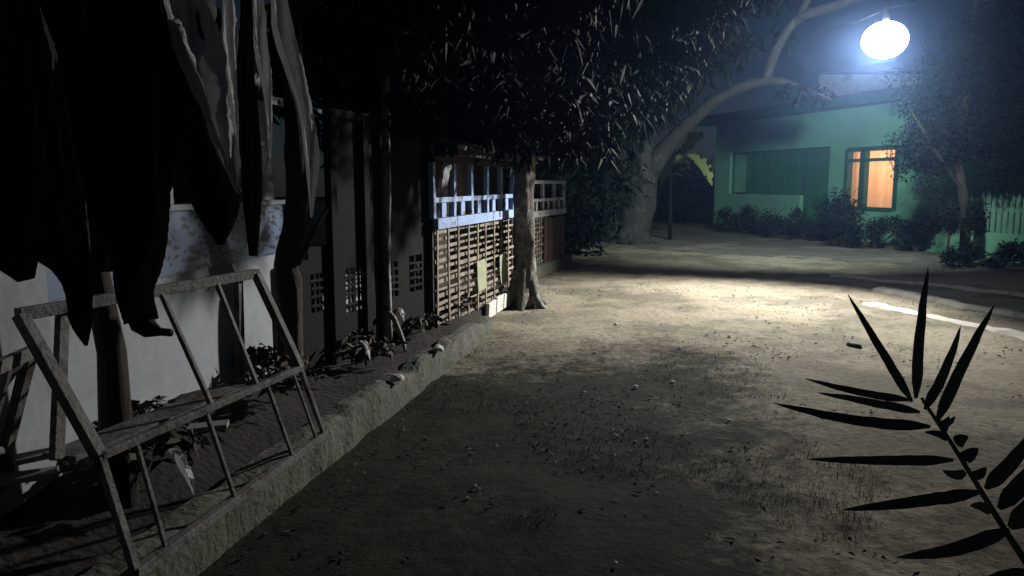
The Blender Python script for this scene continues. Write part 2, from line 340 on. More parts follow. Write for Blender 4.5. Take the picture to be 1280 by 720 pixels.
# recess with shutters and door
sh = MB(); n = 9
u0, u1 = U[938]-.3, U[1003]-.03
for i in range(n):
    a = u0+(u1-u0)*i/n; slab(sh, a+.015, a+(u1-u0)/n-.015, zs, zt, -.2, -.14 if i % 2 else -.155)
sh.build('shutter', 'green_door', gh)
w = MB(); slab(w, U[912]+.05, U[938]-.34, zs+.05, zt-.06, -.2, -.17); wf = w.build('window', 'green_wall', gh); wf['label'] = 'narrow pale window pane beside the shutters'
f = MB(); slab(f, U[912], U[912]+.05, zs, zt, -.2, -.1); slab(f, U[912]+.05, U[938]-.34, zt-.06, zt, -.2, -.1); slab(f, U[938]-.34, U[938]-.3, zs, zt, -.2, -.1); f.build('frame', 'green_trim', wf)
d = MB(); slab(d, U[1003]+.06, U[1036]-.06, 0.05, zt-.05, -.2, -.15)
for z0, z1 in ((.2, .9), (1.05, zt-.25)): slab(d, U[1003]+.2, U[1036]-.2, z0, z1, -.16, -.135)
dr = d.build('door', 'green_door', gh)
h = MB(); h.tube([gp(U[1003]+.15, 1.05, -.15), gp(U[1003]+.15, 1.05, -.08), gp(U[1003]+.27, 1.05, -.08)], .018, 8); h.build('handle', 'metal', dr)
f = MB(); slab(f, U[1003]-.02, U[1003]+.06, 0, zt, -.2, -.09); slab(f, U[1036]-.06, U[1036]-.003, 0, zt, -.2, -.09); slab(f, U[1003]+.06, U[1036]-.06, zt-.05, zt-.002, -.2, -.09); f.build('frame', 'green_trim', dr)
# lit window
win = MB(); a, b = U[1057], U[1122]; t = .09; um = a+(b-a)*.34; zb = wb+(wt-wb)*.80
slab(win, a-.02, a+t, wb, wt, -.14, .04); slab(win, b-t, b+.02, wb, wt, -.14, .04); slab(win, a+t, b-t, wt-t, wt+.02, -.14, .04); slab(win, a+t, b-t, wb-.03, wb+t*.7, -.14, .05)
slab(win, um-.09, um+.09, wb+t*.7, wt-t, -.13, .03); slab(win, a+t, um-.09, zb-.04, zb+.04, -.13, .02); slab(win, um+.09, b-t, zb-.04, zb+.04, -.13, .02)
wo = win.build('window', 'green_trim', gh); wo['label'] = 'lit window glowing orange through a curtain'
gl = MB(); slab(gl, a+t, b-t, wb+.06, wt-t, -.085, -.08); gl.build('pane', 'glass', wo)
cu = MB(); n = 150
for i in range(n+1):
    u = a+(b-a)*i/n; o = -.2+.05*math.sin(i*.62+.8*math.sin(i*.17))+.012*math.sin(i*1.7)
    cu.v += [gp(u, wb-.05, o*1.0), gp(u, wt+.05, -.2+(o+.2)*.8)]
cu.f = [(2*i, 2*i+2, 2*i+3, 2*i+1) for i in range(n)]
cu.build('curtain', 'curtain', gh, smooth=True)
rm = MB()   # room behind, so that the inside lamp stays inside
slab(rm, a-.6, a-.5, -.1, TOP-.1, -3, -.26); slab(rm, b+.5, b+.6, -.1, TOP-.1, -3, -.26); slab(rm, a-.6, b+.6, -.1, TOP-.1, -3.1, -3.0); slab(rm, a-.6, b+.6, TOP-.1, TOP-.02, -3, -.26)
ro = rm.build('room', 'plaster', gh)
# roof : fascia, sloping sheet
fa = MB(); slab(fa, -.7, UE, TOP+.0, TOP+.26, -.2, .55); fa.build('fascia', 'green_trim', gh)
rf = MB()
vs = [gp(-.75, TOP+.27, .65), gp(UE, TOP+.27, .65), gp(UE, TOP+.55, -5), gp(-.75, TOP+.55, -5)]
vs += [v-Vector((0, 0, .06)) for v in vs]; rf.add(vs, [(0, 1, 2, 3), (7, 6, 5, 4), (0, 4, 5, 1), (1, 5, 6, 2), (2, 6, 7, 3), (3, 7, 4, 0)]); rf.build('roof', 'roof', gh)
# white upper building behind
def wbx(px0, px1, y0, y1, Y0, Y1, zlow=0):
    a, b = dep(px0, y1, Y0), dep(px1, y1, Y1); t0, t1 = dep(px0, y0, Y0).z, dep(px1, y0, Y1).z
    n = Vector((a.y-b.y, b.x-a.x, 0)).normalized()*2.5
    if n.y < 0: n = -n
    vs = [Vector((a.x, a.y, zlow)), Vector((b.x, b.y, zlow)), Vector((b.x, b.y, t1)), Vector((a.x, a.y, t0))]; vs += [v+n for v in vs]
    return MB().add(vs, [(3, 2, 1, 0), (4, 5, 6, 7), (0, 1, 5, 4), (1, 2, 6, 5), (2, 3, 7, 6), (3, 0, 4, 7)])
wh = empty('white_building', (dep(1022, 120, 25).x, 25, 0), 'plain white upper storey standing behind the green house roof', 'building')
wbx(1022, 1150, 93, 132, 25.5, 22).build('wall', 'bluewall', wh)
cap_ = wbx(1016, 1156, 88, 93, 25.3, 21.9, dep(1022, 93, 25.5).z+.005); cap_.build('coping', 'roof', wh)

# picket fence at right
pf = empty('picket_fence', at(1150, 300), 'pale green picket fence standing right of the lit window', 'fence')
pa, pb = dep(1150, 290, 17.5), dep(1330, 300, 13.6); pa.z = pb.z = 0; pdv = (pb-pa); npk = 26
for i in range(npk):
    p = pa+pdv*(i/(npk-1)); h = 1.25+.03*rnd.uniform(-1, 1)
    m1 = MB(); m1.beam(p+Vector((0, 0, .55)), p+Vector((0, 0, h)), .10, .025, pdv.normalized()); m1.add([p+Vector((-.05*pdv.normalized().x, -.05*pdv.normalized().y, h)), p+pdv.normalized()*.05+Vector((0, 0, h)), p+Vector((0, 0, h+.09))], [(0, 1, 2)])
    m1.build('picket', 'picket', pf)
m1 = MB(); o_ = Vector((.03, .02, 0)); m1.beam(pa+o_+Vector((0, 0, 1.0)), pb+o_+Vector((0, 0, 1.0)), .03, .07); m1.build('rail', 'picket', pf)
m1 = MB(); m1.beam(pa+Vector((0, 0, .27)), pb+Vector((0, 0, .27)), .16, .56); m1.build('base_wall', 'green_wall', pf)

# ------------------------------------------------------------------ white terrace house at left
TD = Vector((.12, 1, 0)).normalized(); TN = Vector((TD.y, -TD.x, 0))
def tp(y, z, out=0): return Vector((-1.65+.12*(y-5.4), y, z))+TN*out
th = empty('terrace_house', tp(4, 0), 'white terrace wall with a blue patterned tile band behind hanging dead leaves', 'house')
def tslab(mb, y0, y1, z0, z1, o0, o1):
    vs = [tp(y, z, o) for y in (y0, y1) for (z, o) in ((z0, o0), (z0, o1), (z1, o1), (z1, o0))]
    return mb.add(vs, [(3, 2, 1, 0), (4, 5, 6, 7), (1, 5, 4, 0), (2, 6, 5, 1), (3, 7, 6, 2), (0, 4, 7, 3)])
tslab(MB(), -1, 7.9, 0, 1.02, -.15, 0).build('wall', 'plaster', th)
tslab(MB(), -1, 7.9, 1.02, 1.36, -.15, .012).build('tile_band', 'tile', th)
tslab(MB(), -1, 7.9, 1.36, 1.39, -.17, .03).build('coping', 'plaster', th)
for y in (1.75, 3.9, 5.15, 7.0):
    tslab(MB(), y, y+.22, 1.392, 2.3, -.14, .0).build('pillar', 'plaster', th)
tslab(MB(), -1, 3.02, .1, 2.3, .02, .10).build('pier', 'plaster', th)
tslab(MB(), -1, 8.5, 0, 3, -2.6, -2.4).build('back_wall', 'darkwood', th)
rf = MB(); vs = [tp(-1, 2.0, .35), tp(8.5, 2.0, .1), tp(8.5, 2.9, -2.6), tp(-1, 2.9, -2.6)]; vs += [v+Vector((0, 0, .05)) for v in vs]
rf.add(vs, [(0, 1, 2, 3), (7, 6, 5, 4), (0, 4, 5, 1), (1, 5, 6, 2), (2, 6, 7, 3), (3, 7, 4, 0)]); rf.build('roof', 'roof', th)

# ------------------------------------------------------------------ veranda fronts (blue balustrade over bamboo lattice)
def veranda(a, b, zb, zr, zt, npost, paint, label, nlat, name='veranda_front', lat_frac=1.0, slat='bamboo'):
    a, b = Vector(a), Vector(b); L = (b-a).length; d = (b-a).normalized(); n = Vector((d.y, -d.x, 0))
    def q(u, z, o=0): return a+d*u+n*o+Vector((0, 0, z))
    t = empty(name, a, label, 'veranda')
    MB().beam(q(0, zr+.02, .02), q(L, zr+.02, .02), .07, .10).build('bottom_beam', paint, t, bevel=.006)
    MB().beam(q(0, zr+.24, 0), q(L, zr+.24, 0), .045, .05).build('hand_rail', paint, t, bevel=.005)
    for i in range(npost):
        u = L*i/(npost-1); lean = rnd.uniform(-.012, .012)
        MB().beam(q(u, zr+.072, 0), q(u+lean, zt, 0), .07, .05, d).build('post', paint, t, bevel=.005)
        if i < npost-1:
            uu = u+L/(npost-1)*.5
            m1 = MB()
            prof = [(0, .05), (.02, .055), (.035, .035), (.08, .06), (.1, .062), (.125, .035), (.14, .055)]
            m1.beam(q(uu, zr+.075, 0), q(uu, zr+.212, 0), .12, .022, d); m1.build('baluster', paint, t)
    MB().beam(q(-.02, zt+.03, 0), q(L+.05, zt+.03, 0), .06, .055).build('top_beam', 'darkwood' if npost > 4 else paint, t)
    # lattice of split bamboo: slats and rails stay one woven panel
    m1 = MB(); Ls = L*lat_frac; nh = int((zr-zb)/.073)
    for i in range(nh+1):
        z = zb+.03+i*(zr-zb-.09)/nh; zz = [z+rnd.uniform(-.008, .008) for _ in range(5)]
        for s in range(4):
            m1.beam(q(Ls*s/4, zz[s], .012*(1 if (i+s) % 2 else -1)), q(Ls*(s+1)/4+.02, zz[s+1], .012*(1 if (i+s) % 2 else -1)), .012, .031*rnd.uniform(.6, 1.3))
    for i in range(nlat):
        u = Ls*(i+.1)/nlat; m1.beam(q(u+rnd.uniform(-.02, .02), zb-.05, .022), q(u+rnd.uniform(-.02, .02), zr-.04, .022), .035, .014, d)
    m1.build('lattice_panel', slat, t)
    for u in (0, L*lat_frac):
        MB().beam(q(u, 0, -.02), q(u, zr-.03, -.02), .06, .05, d).build('corner_post', 'darkwood', t)
    return t, q, L
VA = at(543, 417, .1); VB = at(640, 366, .1); VA.z = VB.z = 0
tv, vq, VL = veranda(VA, VB, .13, 1.11, 1.70, 6, 'blue_paint', 'pale blue balustrade above a bamboo lattice panel left of the lit tree trunk', 9)
MB().beam(vq(-.1, 1.78, .25), vq(VL+.3, 1.78, .25), .06, .05).build('eave_batten', 'darkwood', tv)
m1 = MB(); vs = [vq(-.3, 1.80, .35), vq(VL+.3, 1.80, .35), vq(VL+.3, 2.15, -.9), vq(-.3, 2.15, -.9)]; vs += [v+Vector((0, 0, .04)) for v in vs]
m1.add(vs, [(0, 1, 2, 3), (7, 6, 5, 4), (0, 4, 5, 1), (1, 5, 6, 2), (2, 6, 7, 3), (3, 7, 4, 0)]); m1.build('roof', 'darkwood', tv)
m1 = MB(); m1.beam(vq(1.4, 1.1, -.95), vq(VL+.2, 1.1, -.95), .05, 2.2); m1.build('back_wall', 'darkwood', tv)
VC = at(662, 338, .15); VD = at(704, 322, .15); VC.z = VD.z = 0
tv2, vq2, VL2 = veranda(VC, VD, .2, 1.0, 1.5, 4, 'grey_paint', 'weathered grey balustrade with brown boards right of the lit tree trunk', 5, lat_frac=.33)
m1 = MB()
for i in range(6):
    u0 = VL2*.36+VL2*.62*i/6; m1.beam(vq2(u0+.05, .2, .03+.008*(i % 2)), vq2(u0+.05, .93+rnd.uniform(-.02, .02), .03+.008*(i % 2)), VL2*.62/6-.01, .02, (VD-VC).normalized())
m1.build('board_panel', 'brownwood', tv2)
MB().beam(vq2(0, .1, .03), vq2(VL2+.3, .1, .03), .14, .2).build('plinth', 'concrete', tv2)
MB().beam(vq2(-.2, 1.2, -1.2), vq2(VL2+.1, 1.2, -1.2), .05, 2.4).build('back_wall', 'darkwood', tv2)
# placards, cloth, sheet
def placard(px0, py0, px1, py1, o, label):
    def onv(px, py):
        r = ray(px, py); d = (VB-VA).normalized(); s = np.linalg.solve(np.array([[r.x, -d.x], [r.y, -d.y]]), np.array([VA.x, VA.y])); return s[1], CAMZ+r.z*((VA+d*s[1]).y/r.y)
    u0, z0 = onv(px0, py0); u1, z1 = onv(px1, py1)
    m1 = MB(); n = 5; k = .08
    for i in range(n+1):
        z = z0+(z1-z0)*i/n; sl = (u1-u0)*.25*i/n; bow = .005*math.sin(i*.9+u0)
        m1.v += [vq(u0+sl-.02, z, o+bow), vq(u1+sl-.05, z+.012, o+bow+.006), vq(u1+sl-.05, z+.012, o+bow), vq(u0+sl-.02, z, o+bow-.006)]
    m1.f = [(4*i+j, 4*i+(j+1) % 4, 4*i+4+(j+1) % 4, 4*i+4+j) for i in range(n) for j in range(4)]+[(3, 2, 1, 0), (4*n, 4*n+1, 4*n+2, 4*n+3)]
    tag(m1.build('placard', 'placard'), label, 'placard', 'placards hung on the lattice')
placard(591, 327, 602, 361, .05, 'greenish yellow placard on the lattice, the nearer and wider of two')
placard(620, 319, 629, 352, .05, 'narrow yellow placard hung on the lattice close to the tree trunk')
m1 = MB(); n = 8
for i in range(n+1):
    for j in range(5): m1.v.append(vq(.06+j*.06+.01*math.sin(i), 1.68-.26*i/n*(1-.12*j), .06+.02*math.sin(j*1.9+i*.5)))
m1.f = [(i*5+j, i*5+j+1, i*5+j+6, i*5+j+5) for i in range(n) for j in range(4)]
o = m1.build('hanging_cloth', 'cloth', smooth=True); o.modifiers.new('s', 'SOLIDIFY').thickness = .006; tag(o, 'grey cloth hanging at the near top corner of the blue balustrade', 'cloth')
m1 = MB(); vs = [vq(VL+.0, 1.32, .1), vq(VL+.14, 1.40, .16), vq(VL+.14, 1.62, .16), vq(VL-.03, 1.78, .1)]; vs += [v+Vector((.012, .006, 0)) for v in vs]
m1.add(vs, [(0, 1, 2, 3), (7, 6, 5, 4), (0, 4, 5, 1), (1, 5, 6, 2), (2, 6, 7, 3), (3, 7, 4, 0)]); tag(m1.build('hanging_sheet', 'slab'), 'small white sheet fixed at the far end of the blue balustrade', 'sheet')

# dark side screen between terrace and veranda, with lattice openings
sc = empty('dark_screen', at(385, 425, .2), 'dark timber screen with small lattice openings between thin trees', 'screen')
SA = dep(384, 420, 5.5); SB = dep(536, 420, 7.15); SA.z = SB.z = 0; sd_ = (SB-SA).normalized(); SL = (SB-SA).length; sn = Vector((sd_.y, -sd_.x, 0))
def sq(u, z, o=0): return SA+sd_*u+sn*o+Vector((0, 0, z))
def sbox(u0, u1, z0, z1, th=.02, o=0): return MB().beam(sq((u0+u1)/2, z0, o), sq((u0+u1)/2, z1, o), u1-u0, th, sd_)
def su(px):
    r = ray(px, 350); s = np.linalg.solve(np.array([[r.x, -sd_.x], [r.y, -sd_.y]]), np.array([SA.x, SA.y])); return s[1]
def szz(px, py): r = ray(px, py); return CAMZ+r.z*(sq(su(px), 0).y/r.y)
cols = [(384, 386, 0), (386, 412, 1), (412, 430, 0), (430, 454, 2), (454, 486, 0), (486, 496, 3), (496, 510, 0), (510, 526, 4), (526, 537, 0)]
openings = {1: (343, 392), 2: (336, 392), 3: (328, 372), 4: (320, 366)}
bd = MB()
for x0, x1, k in cols:
    u0, u1 = su(x0), su(x1)
    tz = 2.0 if x0 > 400 else szz(398, 308)
    if k == 0: bd.beam(sq((u0+u1)/2, .15), sq((u0+u1)/2, tz), u1-u0, .03, sd_)
    else:
        ya, yb = openings[k]; za, zb_ = szz(x0, ya), szz(x0, yb)
        bd.beam(sq((u0+u1)/2, .15), sq((u0+u1)/2, zb_), u1-u0, .03, sd_); bd.beam(sq((u0+u1)/2, za), sq((u0+u1)/2, tz), u1-u0, .03, sd_)
        nv = 4 if k < 3 else 2; la = MB()
        for i in range(1, nv): la.beam(sq(u0+(u1-u0)*i/nv, zb_), sq(u0+(u1-u0)*i/nv, za), .022+.01*(i == 2), .012, sd_)
        nh = 5 if k < 3 else 5
        for i in range(1, nh):
            z = zb_+(za-zb_)*(i/nh)+rnd.uniform(-.01, .01); la.beam(sq(u0, z, .012), sq(u1, z+rnd.uniform(-.012, .012), .012), .012, .02)
        la.build('lattice', 'blackwood', sc)
za = szz(376, 326); bd.beam(sq((su(366)+su(384))/2, .1), sq((su(366)+su(384))/2, za), su(384)-su(366), .03, sd_)
bd.build('boarding', 'blackwood', sc)
for px in (413, 454, 536): MB().beam(sq(su(px), 0, .03), sq(su(px), 2.05, .03), .07, .06, sd_).build('post', 'blackwood', sc)
MB().beam(sq(su(411), 2.02, .03), sq(SL+.05, 2.02, .03), .05, .06).build('rail', 'blackwood', sc)

# ------------------------------------------------------------------ concrete slabs leaning by the kerb end
def leaning(px0, px1, yb0, yb1, yt0, yt1, label):
    a, b = at(px0, yb0, .02), at(px1, yb1, .02); t0 = dep(px0+1, yt0, a.y+.05); t1 = dep(px1+1, yt1, b.y+.05); n = Vector((-(b-a).y, (b-a).x, 0)).normalized()*.04
    vs = [a, b, t1, t0]; vs += [v+n for v in vs]; o = MB().add(vs, [(3, 2, 1, 0), (4, 5, 6, 7), (0, 1, 5, 4), (1, 2, 6, 5), (2, 3, 7, 6), (3, 0, 4, 7)]).build('concrete_slab', 'slab', bevel=.006)
    tag(o, label, 'slab', 'pale slabs leaning on the kerb end')
leaning(611, 620, 399, 393, 380, 374, 'small white slab leaning on the kerb, leftmost of three below the lattice')
leaning(621, 629, 392, 387, 372, 368, 'narrow white slab in the middle of three leaning below the lattice')
leaning(630, 650, 386, 376, 368, 358, 'wide white slab touching the foot of the lit tree trunk')
# bits on the kerb end: broken block
def rock(name, loc, s, m, label, cat, group, seed, bev=True):
    import bmesh
    bm = bmesh.new(); bmesh.ops.create_icosphere(bm, subdivisions=2, radius=1)
    for v in bm.verts:
        n_ = noise.noise(v.co*1.3+Vector((seed, 0, 0)))*.45; v.co = v.co*(1+n_); v.co = Vector((v.co.x*s[0], v.co.y*s[1], v.co.z*s[2]))
    me = bpy.data.meshes.new(name); bm.to_mesh(me); bm.free(); me.materials.append(M[m]); o = bpy.data.objects.new(name, me); C.objects.link(o); o.location = loc; o.rotation_euler = (0, 0, seed*1.7)
    return tag(o, label, cat, group)

# ------------------------------------------------------------------ slatted frames
def bench_frame(TLp, TRp, MLp, MRp, BLp, BRp, label, name='timber_frame'):
    t = empty(name, (BLp+BRp)/2, label, 'frame', 'slatted timber frames')
    w = .030
    def bar(a, b, k, ww=w, hh=w, up=None):
        ww *= .82; hh *= .82 if k != 'ledge_board' else 1; MB().beam(a, b, ww, hh, up).build(k, 'framewood', t, bevel=.003)
    along = (BRp-BLp).normalized()
    bar(TLp-along*.01, TRp+along*.01, 'top_rail', .035, .05); bar(MLp, MRp, 'middle_rail', .035, .035); bar(BLp-along*.01, BRp+along*.01, 'bottom_rail', .045, .045)
    back = Vector((-.16, -.0, -.02))
    bar(MLp+back+along*.04, MRp+back-along*.25, 'ledge_board', .16, .018)
    def L3(p, q, u): return p+(q-p)*u
    for u, ww in ((0, .05), (.5, .026), (.77, .026), (1, .05)):
        bar(L3(TLp, TRp, u), L3(MLp, MRp, min(1, u*.93+.0)) if 0 < u < 1 else L3(MLp, MRp, u), 'slat' if 0 < u < 1 else 'side_rail', ww, ww*.8, along)
    for u in (.15, .92):
        bar(L3(TLp, TRp, u)+Vector((-.02, 0, -.02)), L3(MLp, MRp, u-(.14 if u < .5 else .1))+back*.9, 'brace', .05, .03, along)
    for u0, u1, ww in ((0, 0, .036), (.13, .11, .02), (.43, .42, .022), (.77, .765, .022), (.945, .94, .018), (1, 1, .03)):
        bar(L3(MLp, MRp, u0), L3(BLp, BRp, u1), 'slat' if 0 < u0 < 1 else 'side_rail', ww, ww*.8, along)
    return t
zk = .245
TLp, TRp = at(25, 393, 1.10), at(320, 342, 1.10); MLp, MRp = at(124, 570, .66), at(375, 460, .66); BLp, BRp = at(170, 716, zk), at(405, 543, zk)
bench_frame(TLp, TRp, MLp, MRp, BLp, BRp, 'large slatted timber frame leaning over the concrete kerb')
a = Vector((-1.75, 1.55, 0)); al = Vector((.1, .99, 0)); 
bench_frame(at(-90, 500, .95), at(38, 440, .95), at(-100, 590, .65), at(8, 560, .55), at(-60, 640, .4), at(15, 600, .4), 'second frame cut by the left photo edge beside the white pier')
# loose planks in bed
for i, (x0, y0, x1, y1, z, lab) in enumerate(((0, 600, 70, 590, .45, 'pale plank lying in the dark bed at the left edge'), (20, 575, 92, 560, .5, 'pale plank lying under the left end of the large frame'), (190, 520, 300, 490, .45, 'long plank lying on soil behind the large frame'), (235, 536, 285, 530, .42, 'short plank on the soil seen through the frame'))):
    tag(MB().beam(at(x0, y0, z), at(x1, y1, z+.01), .08, .02).build('plank', 'plank'), lab, 'plank', 'planks lying in the bed')

# ------------------------------------------------------------------ trees
def tree(name, label, base, pts, rads, limbs, clumps, nleaf, ln, wd, bark='bark', leaf='leaf', droop=.6, seed=1, flare=0, cat='tree', jit=.07, group=None):
    t = empty(name, base, label, cat, group)
    P = spline([tuple(p) for p in pts], max(12, len(pts)*11)); rr = spline([(r,) for r in rads], len(P))
    rr = [max(.006, r[0]) for r in rr]
    m1 = MB(); m1.tube(P, rr, 26, jit*.15, seed, nz=.28)
    if flare:
        for k in range(6):
            a = k*math.tau/6+.4; b0 = Vector(P[1])
            m1.tube([Vector((base[0], base[1], 0))+Vector((math.cos(a)*flare*s, math.sin(a)*flare*s, z)) for s, z in ((1.15, -.06), (.8, -.0), (.5, .1), (.3, .26), (.16, .55))], [flare*.06, flare*.12, flare*.2, flare*.24, flare*.16], 14, .03, k, nz=.3)
    tr = m1.build('trunk', bark, t, smooth=True)
    for i, (lp, lr) in enumerate(limbs):
        Q = spline([tuple(p) for p in lp], 14); q = spline([(r,) for r in lr], 14)
        MB().tube(Q, [max(.005, x[0]) for x in q], 8, jit, seed+i).build('limb', bark, t, smooth=True)
    if clumps: leaves('crown', leaf, t, clumps, nleaf, ln, wd, droop, seed)
    return t
def rc(lst, spread, n, rmin, rmax, seed):
    g = random.Random(seed); out = []
    for i in range(n):
        c = g.choice(lst); out.append((tuple(c[j]+g.gauss(0, spread[j]) for j in range(3)), g.uniform(rmin, rmax)))
    return out
# dark trunk at wall corner
b = at(365, 470, .25); b.z = 0
tree('dark_tree', 'dark thick trunk standing at the corner of the white tiled wall', b, [b, b+Vector((0, 0, .8)), dep(357, 330, b.y), dep(372, 250, b.y-.05), dep(368, 120, b.y), dep(362, -40, b.y+.1), dep(380, -200, b.y+.2)], [.085, .08, .07, .068, .065, .06, .05],
     [([dep(372, 330, b.y), dep(392, 290, b.y), dep(408, 262, b.y+.1)], [.022, .018, .012])],
     rc([dep(400, -20, 5.4), dep(440, 60, 5.8), dep(330, -90, 5.2)], (.5, .5, .22), 26, .12, .34, 3), 2600, .16, .05, 'darkbark', seed=3, group='trees along the kerb')
# slim trunk
b = at(484, 420, .22); b.z = 0
tree('slim_tree', 'slim pale-edged trunk rising straight in front of the dark screen', b, [b, dep(484, 380, b.y), dep(483, 250, b.y), dep(482, 100, b.y), dep(481, -60, b.y), dep(470, -220, b.y)], [.042, .036, .033, .030, .028, .02],
     [([dep(483, 390, b.y), dep(492, 398, b.y-.1), dep(503, 425, b.y-.2), dep(507, 440, b.y-.25)], [.02, .025, .02, .01]), ([dep(425, 200, b.y), dep(428, 160, b.y), dep(431, 120, b.y+.1), dep(452, -20, b.y+.1)], [.012, .013, .014, .02])],
     rc([dep(470, 30, 6.2), dep(540, 20, 6.6), dep(520, 120, 7.2)], (.6, .6, .25), 40, .14, .38, 4), 5200, .17, .052, 'palebark', seed=4, group='trees along the kerb')
# kerb tree with root flare
b = at(655, 372, .1); b.z = 0
tree('mango_tree', 'stout trunk with lit flared roots at the end of the white slabs', b, [b, dep(657, 340, b.y), dep(655, 270, b.y), dep(657, 200, b.y), dep(668, 130, b.y+.1), dep(672, 60, b.y+.2), dep(660, -60, b.y+.3)], [.17, .13, .12, .115, .10, .09, .07],
     [([dep(657, 200, b.y), dep(640, 120, b.y-.5), dep(590, 30, b.y-1), dep(540, -50, b.y-1.5)], [.09, .07, .05, .03]), ([dep(668, 130, b.y), dep(710, 70, b.y+.6), dep(780, 10, b.y+1), dep(850, -60, b.y+1.2)], [.08, .06, .05, .03]), ([dep(670, 90, b.y), dep(640, 0, b.y-1.5), dep(640, -120, b.y-2.6)], [.08, .06, .03])],
     rc([dep(600, 60, 8.2), dep(560, 120, 8), dep(660, 60, 9), dep(740, 60, 10), dep(800, 30, 10.5), dep(700, 110, 9.6), dep(590, 140, 7.8), dep(680, 10, 8.5), dep(830, -30, 10), dep(620, -60, 7.2)], (.55, .6, .32), 150, .16, .5, 5), 26000, .20, .055, seed=5, flare=.34, group='trees along the kerb')
# big tree
b = at(790, 304, 0); b.z = 0; Y = b.y
tree('big_tree', 'largest tree, broad pale trunk with an arching limb reaching toward the lamp', b, [b, dep(792, 285, Y), dep(800, 250, Y), dep(806, 218, Y), dep(800, 170, Y), dep(790, 100, Y), dep(780, 0, Y+.3), dep(775, -80, Y+.5)], [.52, .42, .37, .34, .3, .25, .2, .12],
     [([dep(806, 222, Y), dep(832, 185, Y-.3), dep(860, 155, Y-.8), dep(905, 118, Y-1.6), dep(958, 101, Y-2.4), dep(1000, 108, Y-3), dep(1040, 125, Y-3.4)], [.30, .22, .17, .14, .11, .06, .02]),
      ([dep(958, 101, Y-2.4), dep(972, 60, Y-2.6), dep(1000, 22, Y-2.8), dep(1060, 2, Y-3.2), dep(1130, -30, Y-3.5)], [.11, .10, .10, .09, .07]),
      ([dep(1000, 22, Y-2.8), dep(1015, -20, Y-2.9), dep(1020, -90, Y-3)], [.08, .07, .05]),
      ([dep(770, 300, Y+.2), dep(760, 240, Y+.2), dep(742, 160, Y+.3), dep(720, 80, Y)], [.3, .22, .16, .1])],
     rc([dep(750, 110, 17), dep(800, 90, 17.5), dep(715, 170, 17.5), dep(840, 60, 18), dep(870, 10, 18), dep(720, 60, 17), dep(800, 20, 17), dep(905, 0, 18)], (.6, .8, .5), 110, .25, .65, 6), 13000, .34, .085, 'greybark', seed=6, flare=0.7, jit=.05)
leaves('twig_leaves', 'leaf', bpy.data.objects['big_tree'], [(tuple(dep(1010, 116, Y-3.1)), (.5, .3, .22)), (tuple(dep(985, 112, Y-2.9)), (.3, .3, .15))], 300, .22, .06, .5, 66)
# overhead spray of leaves hanging over the yard at far top
# right tree in front of green house
b = dep(1205, 320, 14.5); b.z = 0
tree('dark_yard_tree', 'dark leafy tree in front of the green house at the right edge', b, [b, dep(1207, 270, 14.5), dep(1200, 200, 14.5), dep(1210, 100, 14.6), dep(1220, 0, 14.7)], [.09, .08, .07, .06, .04],
     [([dep(1205, 240, 14.5), dep(1170, 190, 14.2), dep(1140, 140, 14)], [.04, .03, .015]), ([dep(1205, 200, 14.5), dep(1250, 140, 14.5), dep(1290, 80, 14.3)], [.04, .03, .015])],
     rc([dep(1170, 150, 14.3), dep(1210, 110, 14.5), dep(1250, 160, 14.5), dep(1210, 165, 14.4), dep(1260, 90, 14.6), dep(1165, 175, 14.6), dep(1225, 50, 14.8), dep(1180, 100, 14.8), dep(1270, 20, 14.8), dep(1250, 60, 14.6), dep(1240, 120, 14.6), dep(1275, 190, 14.6), dep(1290, 150, 14.5)], (.34, .35, .32), 150, .18, .48, 8), 34000, .11, .032, 'darkbark', 'leaf2', droop=.3, seed=8)
# shrubs before the house
def shrub(px, py, Y, w, h, label, seed, n=1800, leaf='leaf2', ln=.12):
    b = dep(px, py, Y); b.z = 0; t = empty('shrub', b, label, 'shrub', 'shrubs in front of the green house')
    m1 = MB(); g = random.Random(seed)
    for k in range(5): m1.tube([b, b+Vector((g.uniform(-.3, .3)*w, g.uniform(-.2, .2)*w, h*.4)), b+Vector((g.uniform(-.5, .5)*w, g.uniform(-.3, .3)*w, h*.8))], [.02, .015, .006], 5)
    m1.build('stem', 'darkbark', t)
    leaves('foliage', leaf, t, rc([b+Vector((0, 0, h*.45)), b+Vector((w*.3, 0, h*.35)), b+Vector((-w*.3, 0, h*.4))], (w*.22, w*.2, h*.16), 16, h*.12, h*.3, seed), n, ln, .04, .2, seed)
shrub(925, 275, 24, 1.6, 1.0, 'low dark shrub at the left end of the pale low wall', 11)
shrub(965, 278, 22.5, 1.5, 1.05, 'rounded shrub in the middle before the dark green shutters', 12)
shrub(1010, 285, 20.5, 1.2, .8, 'low shrub before the dark green door', 13, 1400)
shrub(1050, 280, 19.3, .9, 1.75, 'tall shrub between the green door and the lit window', 14, 2000)
shrub(1090, 290, 17.8, 1.4, .95, 'wide shrub directly under the lit window', 15)
shrub(1146, 292, 17, .8, 1.0, 'shrub covering the right edge of the lit window', 16, 1500)
shrub(1255, 310, 13.6, 1.3, .6, 'low bush at the foot of the picket fence', 17, 1500)
def topiary(px, Y, h, r, label, seed):
    b = dep(px, 300, Y); b.z = 0; t = empty('topiary', b, label, 'topiary', 'topiary plants by the picket fence')
    MB().tube([b, b+Vector((.02, 0, h*.6)), b+Vector((0, 0, h*.95))], [.03, .025, .01], 6).build('stem', 'darkbark', t)
    leaves('foliage', 'leaf2', t, [(tuple(b+Vector((0, 0, h*.75))), (r, r, r*1.7)), (tuple(b+Vector((0.05, 0, h*.6))), (r*.8, r*.8, r))], 1100, .08, .03, .2, seed)
topiary(1185, 14.2, 1.25, .17, 'slim topiary standing left of its twin by the picket fence', 21)
